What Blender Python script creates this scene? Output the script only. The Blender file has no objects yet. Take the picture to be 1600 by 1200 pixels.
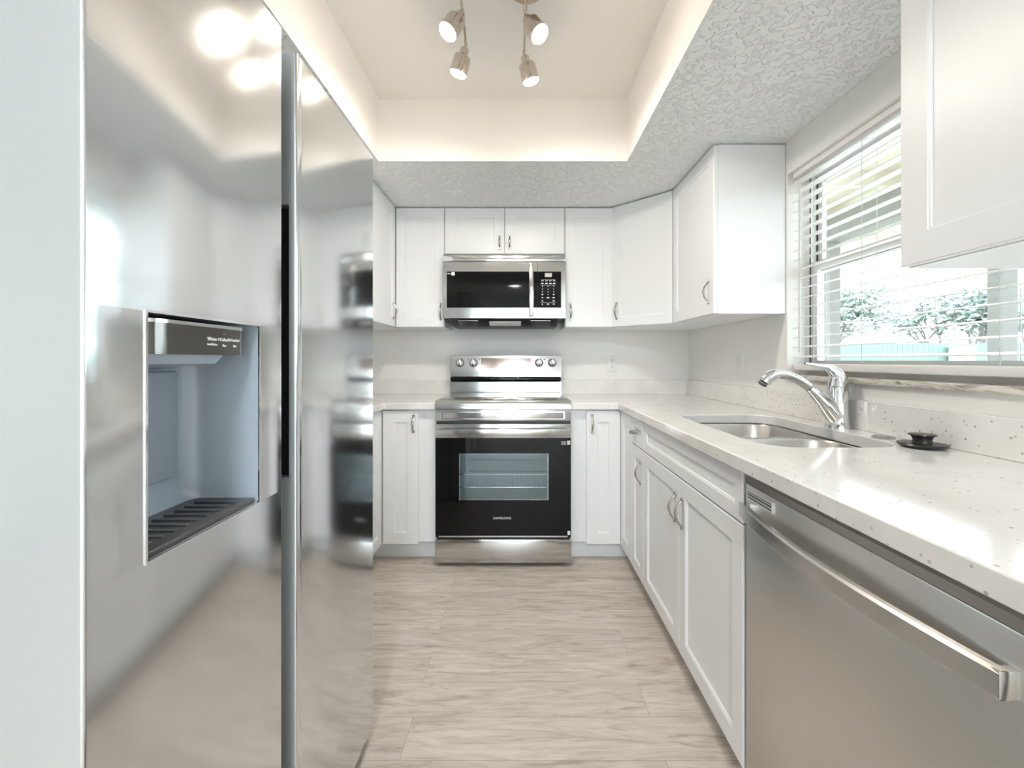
import bpy, bmesh, math, random
from mathutils import Vector, Matrix
random.seed(7)
SC = bpy.context.scene
COL = SC.collection
PI = math.pi

# ------------------------------------------------------------------ camera
F_PX, EYE = 680.0, 1.155
cam_d = bpy.data.cameras.new('camera')
cam = bpy.data.objects.new('camera', cam_d)
COL.objects.link(cam)
cam.location = (0, 0, EYE)
cam.rotation_euler = (PI / 2, 0, 0)
cam_d.sensor_width = 36.0
cam_d.lens = F_PX / 1600 * 36.0
cam_d.shift_x = -14 / 1600
cam_d.shift_y = -37 / 1600
cam_d.clip_start = 0.02
SC.camera = cam

# ------------------------------------------------------------------ world, light, exposure
SC.view_settings.view_transform = 'Standard'
SC.view_settings.look = 'None'
SC.view_settings.gamma = 1.0
SC.view_settings.use_curve_mapping = False
SC.view_settings.exposure = 2.3
SC.cycles.use_denoising = True
SC.cycles.max_bounces = 14
SC.cycles.diffuse_bounces = 8
SC.cycles.glossy_bounces = 6
SC.cycles.transparent_max_bounces = 16
SC.cycles.sample_clamp_indirect = 6.0
SC.cycles.caustics_reflective = False
SC.cycles.caustics_refractive = False
W = bpy.data.worlds.new('sky')
SC.world = W
W.use_nodes = True
bg = W.node_tree.nodes['Background']
bg.inputs[0].default_value = (0.85, 0.935, 1.0, 1)
bg.inputs[1].default_value = 1.8


def area_portal(name, loc, rot, sx, sy):
    l = bpy.data.lights.new(name, 'AREA')
    l.shape = 'RECTANGLE'
    l.size, l.size_y = sx, sy
    l.cycles.is_portal = True
    o = bpy.data.objects.new(name, l)
    COL.objects.link(o)
    o.location, o.rotation_euler = loc, rot
    return o


# sky portals in the openings of the kitchen window and of the added glass door behind
area_portal('window_portal', (1.36, 1.25, 1.54), (0, PI / 2, 0), 0.9, 1.4)
area_portal('added_door_portal', (0.20, -3.36, 1.06), (PI / 2, 0, 0), 1.8, 2.1)


# ------------------------------------------------------------------ materials
def srgb(r, g, b):
    def f(c):
        c /= 255
        return c / 12.92 if c <= 0.04045 else ((c + 0.055) / 1.055) ** 2.4
    return (f(r), f(g), f(b), 1)


def mat(name, col, rough=0.5, metal=0.0, spec=0.5, coat=0.0):
    m = bpy.data.materials.new(name)
    m.use_nodes = True
    b = m.node_tree.nodes['Principled BSDF']
    b.inputs['Base Color'].default_value = col if len(col) == 4 else (*col, 1)
    b.inputs['Roughness'].default_value = rough
    b.inputs['Metallic'].default_value = metal
    b.inputs['Specular IOR Level'].default_value = spec
    b.inputs['Coat Weight'].default_value = coat
    return m


def N(m, t, **kw):
    n = m.node_tree.nodes.new(t)
    for k, v in kw.items():
        setattr(n, k, v)
    return n


def L(m, a, b):
    m.node_tree.links.new(a, b)


def bsdf(m):
    return m.node_tree.nodes['Principled BSDF']


def coords(m, scale=(1, 1, 1), loc=(0, 0, 0), kind='Object'):
    tc = N(m, 'ShaderNodeTexCoord')
    mp = N(m, 'ShaderNodeMapping')
    mp.inputs['Scale'].default_value = scale
    mp.inputs['Location'].default_value = loc
    L(m, tc.outputs[kind], mp.inputs[0])
    return mp.outputs[0]


def world_coords(m, scale=(1, 1, 1), loc=(0, 0, 0)):
    g = N(m, 'ShaderNodeNewGeometry')
    mp = N(m, 'ShaderNodeMapping')
    mp.inputs['Scale'].default_value = scale
    mp.inputs['Location'].default_value = loc
    L(m, g.outputs['Position'], mp.inputs[0])
    return mp.outputs[0]


def noise(m, vec, scale, detail=3, rough=0.5, dist=0.0):
    n = N(m, 'ShaderNodeTexNoise')
    n.inputs['Scale'].default_value = scale
    n.inputs['Detail'].default_value = detail
    n.inputs['Roughness'].default_value = rough
    n.inputs['Distortion'].default_value = dist
    L(m, vec, n.inputs['Vector'])
    return n


def ramp(m, fac, stops):
    r = N(m, 'ShaderNodeValToRGB')
    e = r.color_ramp.elements
    while len(e) < len(stops):
        e.new(0.5)
    for i, (p, c) in enumerate(stops):
        e[i].position = p
        e[i].color = c if len(c) == 4 else (*c, 1)
    L(m, fac, r.inputs[0])
    return r.outputs[0]


def bump(m, h, strength, dist, prev=None):
    b = N(m, 'ShaderNodeBump')
    b.inputs['Strength'].default_value = strength
    b.inputs['Distance'].default_value = dist
    L(m, h, b.inputs['Height'])
    if prev is not None:
        L(m, prev, b.inputs['Normal'])
    L(m, b.outputs[0], bsdf(m).inputs['Normal'])
    return b.outputs[0]


def mix(m, fac, a, b, blend='MIX'):
    x = N(m, 'ShaderNodeMix', data_type='RGBA', blend_type=blend)
    if isinstance(fac, (int, float)):
        x.inputs[0].default_value = fac
    else:
        L(m, fac, x.inputs[0])
    for s, v in ((6, a), (7, b)):
        if isinstance(v, tuple):
            x.inputs[s].default_value = v if len(v) == 4 else (*v, 1)
        else:
            L(m, v, x.inputs[s])
    return x.outputs[2]


def steel(name, col, rough, axis, wave=0.0, brush=0.12):
    """brushed metal: fine streaks along one axis, and an optional slow waviness of the sheet"""
    m = mat(name, col, rough, 1.0)
    sc = {'x': (3, 160, 160), 'y': (160, 3, 160), 'z': (160, 160, 3)}[axis]
    n = noise(m, world_coords(m, sc), 2.0, 3)
    r = N(m, 'ShaderNodeMapRange')
    r.inputs['To Min'].default_value = rough - 0.02
    r.inputs['To Max'].default_value = rough + 0.03
    L(m, n.outputs[0], r.inputs[0])
    L(m, r.outputs[0], bsdf(m).inputs['Roughness'])
    prev = bump(m, n.outputs[0], brush, 0.0006)
    if wave:
        n2 = noise(m, world_coords(m, (1.0, 1.6, 1.3)), 1.6, 1)
        bump(m, n2.outputs[0], 1.0, wave, prev)
    return m


def glass(name, tint, refl=0.08, rough=0.0):
    """thin clear sheet: see-through plus a mirror share"""
    m = bpy.data.materials.new(name)
    m.use_nodes = True
    nt = m.node_tree
    nt.nodes.remove(nt.nodes['Principled BSDF'])
    t = N(m, 'ShaderNodeBsdfTransparent')
    t.inputs[0].default_value = (*tint, 1)
    g = N(m, 'ShaderNodeBsdfGlossy')
    g.inputs['Roughness'].default_value = rough
    lw = N(m, 'ShaderNodeLayerWeight')
    lw.inputs[0].default_value = 0.5
    pw = N(m, 'ShaderNodeMath', operation='POWER')
    pw.inputs[1].default_value = 5.0
    L(m, lw.outputs['Facing'], pw.inputs[0])
    ad = N(m, 'ShaderNodeMath', operation='MULTIPLY_ADD')
    ad.inputs[1].default_value = 0.6
    ad.inputs[2].default_value = refl
    L(m, pw.outputs[0], ad.inputs[0])
    mx = N(m, 'ShaderNodeMixShader')
    L(m, ad.outputs[0], mx.inputs[0])
    L(m, t.outputs[0], mx.inputs[1])
    L(m, g.outputs[0], mx.inputs[2])
    L(m, mx.outputs[0], nt.nodes['Material Output'].inputs[0])
    return m


def emit(name, col, s):
    m = mat(name, col, 0.4)
    b = bsdf(m)
    b.inputs['Emission Color'].default_value = (*col, 1)
    b.inputs['Emission Strength'].default_value = s
    return m


M = {}
# painted walls
m = M['wall'] = mat('wall_paint', (0.85, 0.845, 0.825), 0.6, spec=0.3)
n = noise(m, world_coords(m), 140, 3)
bump(m, n.outputs[0], 0.08, 0.002)
m = M['tray'] = mat('tray_paint', (0.86, 0.835, 0.81), 0.6, spec=0.3)
n = noise(m, world_coords(m), 120, 3)
bump(m, n.outputs[0], 0.06, 0.002)
# knock-down texture on the lowered ceiling
m = M['soffit'] = mat('knockdown_paint', (0.85, 0.865, 0.87), 0.55, spec=0.4)
n = noise(m, world_coords(m), 42, 2, 0.45, 0.6)
r = ramp(m, n.outputs[0], [(0.50, (0, 0, 0)), (0.58, (1, 1, 1))])
bump(m, r, 0.8, 0.0055)
m = M['cab'] = mat('cabinet_white', (0.84, 0.855, 0.875), 0.34, spec=0.5)
n = noise(m, world_coords(m), 60, 2)
bump(m, n.outputs[0], 0.02, 0.001)
M['trimw'] = mat('white_trim', (0.83, 0.83, 0.82), 0.35)
M['greenwall'] = mat('sage_wall', (0.80, 0.815, 0.81), 0.6)
# vinyl plank floor
m = M['floor'] = mat('vinyl_plank', (0.5, 0.42, 0.34), 0.42, spec=0.4)
v = world_coords(m, (1, 1, 1), (0.35, -2.32 + 0.152 * 30, 0))
br = N(m, 'ShaderNodeTexBrick')
br.offset, br.offset_frequency = 0.37, 2
br.inputs['Color1'].default_value = (0, 0, 0, 1)
br.inputs['Color2'].default_value = (1, 1, 1, 1)
br.inputs['Mortar'].default_value = (0.5, 0.5, 0.5, 1)
br.inputs['Scale'].default_value = 1
br.inputs['Mortar Size'].default_value = 0.0007
br.inputs['Mortar Smooth'].default_value = 0.2
br.inputs['Brick Width'].default_value = 1.22
br.inputs['Row Height'].default_value = 0.152
L(m, v, br.inputs['Vector'])
# per-plank shift of the grain
sh = N(m, 'ShaderNodeVectorMath', operation='MULTIPLY_ADD')
sh.inputs[1].default_value = (7.3, 3.1, 5.7)
L(m, br.outputs['Color'], sh.inputs[0])
L(m, v, sh.inputs[2])
def stretched(scale):
    mp = N(m, 'ShaderNodeMapping')
    mp.inputs['Scale'].default_value = scale
    L(m, sh.outputs[0], mp.inputs[0])
    return mp.outputs[0]
g1 = noise(m, stretched((1.5, 11, 1)), 2.2, 5, 0.6, 1.6)
g2 = noise(m, stretched((4, 150, 1)), 3.0, 4, 0.65, 0.4)
g3 = noise(m, stretched((0.9, 5, 1)), 3.0, 6, 0.6, 3.2)
c1 = ramp(m, g1.outputs[0], [(0.30, srgb(176, 164, 152)), (0.46, srgb(203, 194, 184)), (0.68, srgb(219, 212, 203))])
c2 = ramp(m, g2.outputs[0], [(0.33, (0.72, 0.70, 0.68)), (0.55, (1, 1, 1))])
c = mix(m, 0.55, c1, c2, 'MULTIPLY')
c3 = ramp(m, g3.outputs[0], [(0.30, (0.60, 0.56, 0.52)), (0.40, (1, 1, 1)), (0.7, (1.0, 1.0, 1.0))])
c = mix(m, 0.6, c, c3, 'MULTIPLY')
tone = ramp(m, br.outputs['Color'], [(0.0, (0.91, 0.905, 0.90)), (1.0, (1.07, 1.07, 1.07))])
c = mix(m, 1.0, c, tone, 'MULTIPLY')
c = mix(m, br.outputs['Fac'], c, srgb(158, 146, 133))
L(m, c, bsdf(m).inputs['Base Color'])
bump(m, g2.outputs[0], 0.06, 0.001)
# speckled quartz
m = M['quartz'] = mat('white_quartz', (0.80, 0.79, 0.775), 0.12, spec=0.5)
vo = N(m, 'ShaderNodeTexVoronoi')
vo.inputs['Scale'].default_value = 75
L(m, world_coords(m), vo.inputs['Vector'])
sel = N(m, 'ShaderNodeSeparateColor')
L(m, vo.outputs['Color'], sel.inputs[0])
thr = N(m, 'ShaderNodeMath', operation='GREATER_THAN')
thr.inputs[1].default_value = 0.80
L(m, sel.outputs[0], thr.inputs[0])
dm = N(m, 'ShaderNodeMath', operation='LESS_THAN')
dm.inputs[1].default_value = 0.22
L(m, vo.outputs['Distance'], dm.inputs[0])
mu = N(m, 'ShaderNodeMath', operation='MULTIPLY')
L(m, thr.outputs[0], mu.inputs[0])
L(m, dm.outputs[0], mu.inputs[1])
spk = ramp(m, sel.outputs[1], [(0.0, (0.30, 0.27, 0.25)), (0.5, (0.52, 0.49, 0.46)), (1.0, (0.62, 0.59, 0.56))])
nz = noise(m, world_coords(m), 9, 4)
base = ramp(m, nz.outputs[0], [(0.35, (0.77, 0.755, 0.735)), (0.6, (0.82, 0.81, 0.795))])
L(m, mix(m, mu.outputs[0], base, spk), bsdf(m).inputs['Base Color'])
# grey-veined stone of the window stool
m = M['marble'] = mat('veined_stone', (0.7, 0.68, 0.66), 0.25)
nz = noise(m, world_coords(m, (1, 1, 6)), 7, 6, 0.6, 1.8)
L(m, ramp(m, nz.outputs[0], [(0.35, srgb(150, 142, 136)), (0.5, srgb(214, 208, 200)), (0.7, srgb(232, 228, 222))]), bsdf(m).inputs['Base Color'])
# metals
M['fridge'] = steel('brushed_steel_vertical', (0.74, 0.765, 0.785), 0.12, 'y', 0.0022, 0.015)
M['fridge_side'] = mat('silver_painted_steel', (0.54, 0.58, 0.60), 0.32, 0.55)
M['steel'] = steel('brushed_steel', (0.62, 0.62, 0.615), 0.13, 'x', 0.004, 0.02)
M['dw'] = steel('dark_brushed_steel', (0.67, 0.65, 0.62), 0.36, 'y', 0.0, 0.01)
M['dwtop'] = mat('dark_steel_trim', (0.42, 0.40, 0.37), 0.3, 1.0)
M['handle_steel'] = mat('handle_steel', (0.66, 0.65, 0.64), 0.24, 1.0)
M['sinksteel'] = steel('satin_sink_steel', (0.62, 0.60, 0.57), 0.28, 'z', 0.0, 0.05)
M['chrome'] = mat('chrome', (0.80, 0.82, 0.84), 0.06, 1.0)
M['nickel'] = mat('satin_nickel', (0.46, 0.45, 0.43), 0.26, 1.0)
M['pale_metal'] = mat('pale_satin_metal', (0.80, 0.80, 0.78), 0.4, 0.6)
M['lampmetal'] = mat('brushed_nickel_lamp', (0.66, 0.60, 0.54), 0.16, 1.0)
M['bronze'] = mat('warm_nickel', (0.45, 0.36, 0.30), 0.3, 1.0)
M['blackglass'] = mat('black_glass', (0.005, 0.005, 0.006), 0.04, 0.0, 0.22)
M['cooktop'] = mat('glass_ceramic', (0.05, 0.05, 0.052), 0.05, 0.0, 0.9, 0.6)
M['black'] = mat('black_plastic', (0.012, 0.012, 0.013), 0.35)
M['rubber'] = mat('black_rubber', (0.02, 0.018, 0.016), 0.3)
M['darkgrey'] = mat('dark_grey_plastic', (0.10, 0.11, 0.12), 0.4)
M['cavity'] = mat('grey_enamel', (0.78, 0.83, 0.85), 0.35)
M['ovenglass'] = glass('oven_window_glass', (0.88, 0.92, 0.93), 0.05)
M['pane'] = glass('window_glass', (0.97, 0.985, 0.98), 0.03)
M['disp_wall'] = mat('slate_plastic', srgb(172, 183, 194), 0.3, 0.1)
M['disp_paddle'] = mat('grey_paddle_plastic', srgb(142, 150, 158), 0.25, 0.1)
M['disp_panel'] = mat('dark_mirror_plastic', (0.15, 0.145, 0.14), 0.12, 0.8)
M['disp_tray'] = mat('drip_tray_plastic', (0.07, 0.065, 0.065), 0.22)
M['display'] = mat('bronze_display_glass', (0.30, 0.25, 0.22), 0.10, 0.9)
M['white'] = mat('white_plastic', (0.82, 0.82, 0.81), 0.35)
M['print'] = mat('white_print', (0.85, 0.85, 0.85), 0.5)
M['greyprint'] = mat('grey_print', (0.28, 0.28, 0.28), 0.5)
M['slat'] = mat('blind_white', (0.86, 0.86, 0.86), 0.35)
b = bsdf(M['slat'])
M['rail'] = mat('blind_rail', (0.84, 0.82, 0.82), 0.35)
M['cord'] = mat('blind_cord', (0.62, 0.62, 0.62), 0.7)
M['alu'] = mat('white_window_frame', (0.72, 0.72, 0.71), 0.4)
M['gasket'] = mat('dark_gasket', (0.04, 0.04, 0.045), 0.6)
M['bulb'] = emit('lit_bulb', (1.0, 0.86, 0.68), 26)
M['dome'] = emit('lit_dome', (0.92, 0.96, 1.0), 35)
M['grass'] = mat('lawn', (0.21, 0.24, 0.13), 0.9)
M['bounce_paving'] = mat('neutral_bounce_paving', (0.50, 0.49, 0.47), 0.85)  # neutral grey for paving added against green bounce light
M['fence'] = mat('green_fence_paint', (0.16, 0.245, 0.225), 0.7)
M['post'] = mat('grey_post_paint', (0.20, 0.20, 0.195), 0.7)
M['cream'] = mat('cream_paint', (0.62, 0.58, 0.48), 0.6)
M['bark'] = mat('bark', (0.34, 0.30, 0.33), 0.9)  # purple-grey haze mixed into the bark colour
M['leaf'] = mat('leaves', (0.30, 0.37, 0.34), 0.6)  # leaf green paled, with the haze put into the colour


# ------------------------------------------------------------------ mesh helpers
def new():
    return bmesh.new()


def box(bm, x0, x1, y0, y1, z0, z1, bev=0.0, seg=2, mi=0):
    g = bmesh.ops.create_cube(bm, size=1.0)
    vs = g['verts']
    for v in vs:
        v.co = Vector(((x0 + x1) / 2 + v.co.x * (x1 - x0), (y0 + y1) / 2 + v.co.y * (y1 - y0), (z0 + z1) / 2 + v.co.z * (z1 - z0)))
    fs = list({f for v in vs for f in v.link_faces})
    for f in fs:
        f.material_index = mi
    if bev:
        es = list({e for v in vs for e in v.link_edges})
        r = bmesh.ops.bevel(bm, geom=es, offset=bev, segments=seg, profile=0.5, affect='EDGES', clamp_overlap=True)
        for f in r['faces']:
            f.material_index = mi
    return bm


def prism(bm, pts, axis, a0, a1):
    """closed polygon swept along an axis; pts are the two other coordinates in x,y,z order"""
    def P(p, a):
        return {'x': (a, p[0], p[1]), 'y': (p[0], a, p[1]), 'z': (p[0], p[1], a)}[axis]
    lo = [bm.verts.new(P(p, a0)) for p in pts]
    hi = [bm.verts.new(P(p, a1)) for p in pts]
    n = len(pts)
    bm.faces.new(lo)
    bm.faces.new(list(reversed(hi)))
    for i in range(n):
        j = (i + 1) % n
        bm.faces.new((lo[i], hi[i], hi[j], lo[j]))
    return bm


def loops(bm, rings, cap0=True, cap1=True, closed=True):
    vr = [[bm.verts.new(p) for p in r] for r in rings]
    for a, b in zip(vr, vr[1:]):
        n = len(a)
        for i in range(n if closed else n - 1):
            j = (i + 1) % n
            bm.faces.new((a[i], a[j], b[j], b[i]))
    if cap0:
        bm.faces.new(list(reversed(vr[0])))
    if cap1:
        bm.faces.new(vr[-1])
    return bm


def lathe(bm, prof, loc=(0, 0, 0), direction=(0, 0, 1), n=28, cap0=True, cap1=True):
    q = Vector((0, 0, 1)).rotation_difference(Vector(direction).normalized())
    rings = []
    for r, z in prof:
        rings.append([Vector(loc) + q @ Vector((max(r, 1e-4) * math.cos(2 * PI * i / n), max(r, 1e-4) * math.sin(2 * PI * i / n), z)) for i in range(n)])
    return loops(bm, rings, cap0, cap1)


def spline(pts, k=6):
    """Catmull-Rom through the points"""
    P = [Vector(p) for p in pts]
    P = [2 * P[0] - P[1]] + P + [2 * P[-1] - P[-2]]
    out = []
    for i in range(1, len(P) - 2):
        for s in range(k):
            t = s / k
            a, b, c, d = P[i - 1], P[i], P[i + 1], P[i + 2]
            out.append(0.5 * ((2 * b) + (c - a) * t + (2 * a - 5 * b + 4 * c - d) * t * t + (3 * b - a - 3 * c + d) * t ** 3))
    out.append(P[-2])
    return out


def tube(bm, pts, rad, n=12, flat=1.0, side=None):
    P = [Vector(p) for p in pts]
    R = rad if isinstance(rad, (list, tuple)) else [rad] * len(P)
    if len(R) != len(P):
        R = [R[0] + 0] if len(R) == 1 else [
            (lambda u: R[min(int(u), len(R) - 2)] * (1 - (u - min(int(u), len(R) - 2))) + R[min(int(u), len(R) - 2) + 1] * (u - min(int(u), len(R) - 2)))(i / (len(P) - 1) * (len(R) - 1)) for i in range(len(P))]
    rings = []
    ref = Vector(side) if side else None
    prev = None
    for i, p in enumerate(P):
        t = (P[min(i + 1, len(P) - 1)] - P[max(i - 1, 0)]).normalized()
        if prev is None:
            u = ref if ref else (Vector((0, 0, 1)) if abs(t.z) < 0.9 else Vector((1, 0, 0)))
        else:
            u = prev
        u = (u - t * u.dot(t)).normalized()
        prev = u
        w = t.cross(u)
        rings.append([p + R[i] * (u * math.cos(2 * PI * k / n) + flat * w * math.sin(2 * PI * k / n)) for k in range(n)])
    return loops(bm, rings)


def rrect(x0, x1, y0, y1, r, z, k=6):
    out = []
    for cx, cy, a0 in ((x1 - r, y1 - r, 0), (x0 + r, y1 - r, 90), (x0 + r, y0 + r, 180), (x1 - r, y0 + r, 270)):
        for i in range(k + 1):
            a = math.radians(a0 + 90 * i / k)
            out.append(Vector((cx + r * math.cos(a), cy + r * math.sin(a), z)))
    return out


def text(bm, s, size, M4, depth=0.0006):
    c = bpy.data.curves.new('t', 'FONT')
    c.body, c.size, c.align_x, c.align_y = s, size, 'CENTER', 'CENTER'
    c.extrude = depth
    c.resolution_u = 3
    o = bpy.data.objects.new('t', c)
    COL.objects.link(o)
    dg = bpy.context.evaluated_depsgraph_get()
    me = bpy.data.meshes.new_from_object(o.evaluated_get(dg))
    k = len(bm.verts)
    bm.from_mesh(me)
    bm.verts.ensure_lookup_table()
    for v in bm.verts[k:]:
        v.co = M4 @ v.co
    bpy.data.objects.remove(o)
    bpy.data.curves.remove(c)
    bpy.data.meshes.remove(me)
    return bm


FRONT = Matrix.Rotation(PI / 2, 4, 'X')            # text standing up, read from -Y


def link(name, bm, ms, angle=32):
    bmesh.ops.recalc_face_normals(bm, faces=bm.faces)
    me = bpy.data.meshes.new(name)
    for f in bm.faces:
        f.smooth = True
    lim = math.radians(angle)
    for e in bm.edges:
        e.smooth = len(e.link_faces) == 2 and e.calc_face_angle(9) < lim
    bm.to_mesh(me)
    bm.free()
    for x in (ms if isinstance(ms, (list, tuple)) else [ms]):
        me.materials.append(x)
    o = bpy.data.objects.new(name, me)
    COL.objects.link(o)
    return o


def root_of(o):
    while o.parent:
        o = o.parent
    return o


def thing(name, label, cat, loc, rot=0.0, group=None):
    o = bpy.data.objects.new(name, None)
    COL.objects.link(o)
    o.empty_display_size = 0.1
    o.location = loc
    o.rotation_euler = (0, 0, rot)
    o['label'], o['category'] = label, cat
    if group:
        o['group'] = group
    return o


def part(name, bm, ms, parent, label=None, world=True, angle=32):
    """world=True: the mesh was drawn in room coordinates; False: in its thing's own coordinates"""
    if world:
        l = root_of(parent).location
        bmesh.ops.translate(bm, verts=bm.verts, vec=-l)
    o = link(name, bm, ms, angle)
    o.parent = parent
    if label:
        o['label'] = label
    return o


def single(name, bm, ms, label, cat, group=None, angle=32):
    xs = [v.co for v in bm.verts]
    c = Vector(((min(p.x for p in xs) + max(p.x for p in xs)) / 2, (min(p.y for p in xs) + max(p.y for p in xs)) / 2, min(p.z for p in xs)))
    bmesh.ops.translate(bm, verts=bm.verts, vec=-c)
    o = link(name, bm, ms, angle)
    o.location = c
    o['label'], o['category'] = label, cat
    if group:
        o['group'] = group
    return o


def struct(name, bm, ms, parent=None, angle=32):
    o = link(name, bm, ms, angle)
    if parent:
        o.parent = parent
    else:
        o['kind'] = 'structure'
    return o


# ------------------------------------------------------------------ room shell
WX, WY, LX = 1.195, 3.10, -1.43        # right wall, back wall, kitchen left wall
RX0, RY0 = -3.20, -3.20                # far room: left wall, rear wall
CZ, SZ = 2.44, 2.134                   # ceiling, lowered ceiling
WIN = (0.55, 1.953, 1.09, 1.99)        # kitchen window opening y0 y1 z0 z1
SLD = (-0.68, 1.08, 0.02, 2.10)        # opening of the glass door added in the rear wall, x0 x1 z0 z1

struct('floor', box(new(), RX0 - 0.15, WX + 0.15, RY0 - 0.15, WY + 0.15, -0.12, 0.0), M['floor'])
struct('ceiling', box(new(), RX0 - 0.15, WX + 0.15, RY0 - 0.15, WY + 0.15, CZ, CZ + 0.12), M['tray'])

bm = new()
y_f0, y_f1, y_b = -0.30, -0.05, 2.14
tx0, tx1 = -0.70, 0.522
pieces = [(LX, WX, y_b, WY), (tx1, WX, y_f0, y_b), (LX, tx0, y_f0, y_b), (tx0, tx1, y_f0, y_f1)]
for x0, x1, y0, y1 in pieces:
    box(bm, x0, x1, y0, y1, SZ, CZ)
bmesh.ops.remove_doubles(bm, verts=bm.verts, dist=1e-5)
for f in bm.faces:
    f.material_index = 0 if abs(f.normal.z) > 0.9 else 1
struct('ceiling_soffit', bm, [M['soffit'], M['tray']])

struct('wall_back', box(new(), LX - 0.12, WX + 0.15, WY, WY + 0.15, 0, CZ), M['wall'])
bm = new()
y0, y1, z0, z1 = WIN
s0, s1, t0, t1 = SLD
X0, X1 = WX, WX + 0.15
box(bm, X0, X1, y1, WY, 0, CZ)
box(bm, X0, X1, y0, y1, 0, z0)
box(bm, X0, X1, y0, y1, z1, CZ)
box(bm, X0, X1, RY0 - 0.15, y0, 0, CZ)
struct('wall_right', bm, M['wall'])
bm = new()
box(bm, LX - 0.12, LX, 0.30, WY, 0, CZ)
box(bm, RX0, LX - 0.12, 0.30, 0.42, 0, CZ)
struct('wall_left', bm, M['wall'])
struct('wall_outer', box(new(), RX0 - 0.15, RX0, RY0 - 0.15, 0.42, 0, CZ), M['greenwall'])
bm = new()
rd = (-1.95, -1.10, 0.0, 2.05)         # rear door
box(bm, RX0, rd[0], RY0 - 0.15, RY0, 0, CZ)
box(bm, rd[0], rd[1], RY0 - 0.15, RY0, rd[3], CZ)
box(bm, rd[1], s0, RY0 - 0.15, RY0, 0, CZ)
box(bm, s0, s1, RY0 - 0.15, RY0, t1, CZ)
box(bm, s0, s1, RY0 - 0.15, RY0, 0, t0)
box(bm, s1, WX, RY0 - 0.15, RY0, 0, CZ)
struct('wall_rear', bm, M['greenwall'])


def ring_yz(bm, x0, x1, y0, y1, z0, z1, w):
    box(bm, x0, x1, y0, y1, z0, z0 + w)
    box(bm, x0, x1, y0, y1, z1 - w, z1)
    box(bm, x0, x1, y0, y0 + w, z0 + w, z1 - w)
    box(bm, x0, x1, y1 - w, y1, z0 + w, z1 - w)
    return bm


# kitchen window: fixed upper sash outside, lower sash inside
win = struct('window_1', ring_yz(new(), 1.275, 1.340, WIN[0], WIN[1], WIN[2], WIN[3], 0.028), M['alu'])
bm = new()
ring_yz(bm, 1.312, 1.330, WIN[0] + 0.028, WIN[1] - 0.028, 1.545, WIN[3] - 0.028, 0.030)
struct('upper_sash', bm, M['alu'], win)
bm = new()
ring_yz(bm, 1.286, 1.306, WIN[0] + 0.028, WIN[1] - 0.028, WIN[2] + 0.028, 1.585, 0.036)
struct('lower_sash', bm, M['alu'], win)
bm = new()
for yy in (WIN[1] - 0.0295, WIN[0] + 0.0275):
    box(bm, 1.2765, 1.2815, yy, yy + 0.002, WIN[2] + 0.03, WIN[3] - 0.03)
    box(bm, 1.3065, 1.3115, yy - 0.002, yy + 0.004, WIN[2] + 0.03, WIN[3] - 0.03)
struct('weather_strip', bm, M['gasket'], win)
bm = new()
box(bm, 1.320, 1.323, WIN[0] + 0.058, WIN[1] - 0.058, 1.575, WIN[3] - 0.058)
struct('upper_pane', bm, M['pane'], win)
bm = new()
box(bm, 1.294, 1.297, WIN[0] + 0.064, WIN[1] - 0.064, WIN[2] + 0.064, 1.549)
struct('lower_pane', bm, M['pane'], win)
bm = new()
box(bm, 1.176, 1.274, WIN[0] - 0.02, WIN[1] - 0.001, WIN[2] - 0.018, WIN[2] + 0.002, 0.003)
struct('trim_1', bm, M['marble'])

# glass door added to the unseen rear wall, for frontal daylight in the kitchen
bm = new()
ya, yb_ = RY0 - 0.12, RY0 - 0.05
sm = (s0 + s1) / 2
for xa, xb, za, zb_ in ((s0, s1, t0, t0 + 0.05), (s0, s1, t1 - 0.05, t1), (s0, s0 + 0.05, t0 + 0.05, t1 - 0.05), (s1 - 0.05, s1, t0 + 0.05, t1 - 0.05)):
    box(bm, xa, xb, ya, yb_, za, zb_)
sl = struct('added_glass_door', bm, M['trimw'])
struct('meeting_stile', box(new(), sm - 0.04, sm + 0.04, ya + 0.01, yb_ - 0.01, t0 + 0.05, t1 - 0.05), M['trimw'], sl)
for xa, xb in ((s0 + 0.05, sm - 0.04), (sm + 0.04, s1 - 0.05)):
    struct('glass_pane', box(new(), xa, xb, ya + 0.03, ya + 0.034, t0 + 0.05, t1 - 0.05), M['pane'], sl)


def shaker(bm, x0, x1, z0, z1, t=0.02, rail=0.057, rec=0.007, yb=-0.001):
    """frame-and-panel front in a cabinet's own coordinates, facing -y"""
    def R(i, y):
        return [Vector((x0 + i, y, z0 + i)), Vector((x1 - i, y, z0 + i)), Vector((x1 - i, y, z1 - i)), Vector((x0 + i, y, z1 - i))]
    f = yb - t
    return loops(bm, [R(0, yb), R(0, f + 0.0018), R(0.0018, f), R(rail, f), R(rail + 0.001, f + 0.002), R(rail + 0.005, f + 0.0025), R(rail + 0.006, f + rec)])


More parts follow.
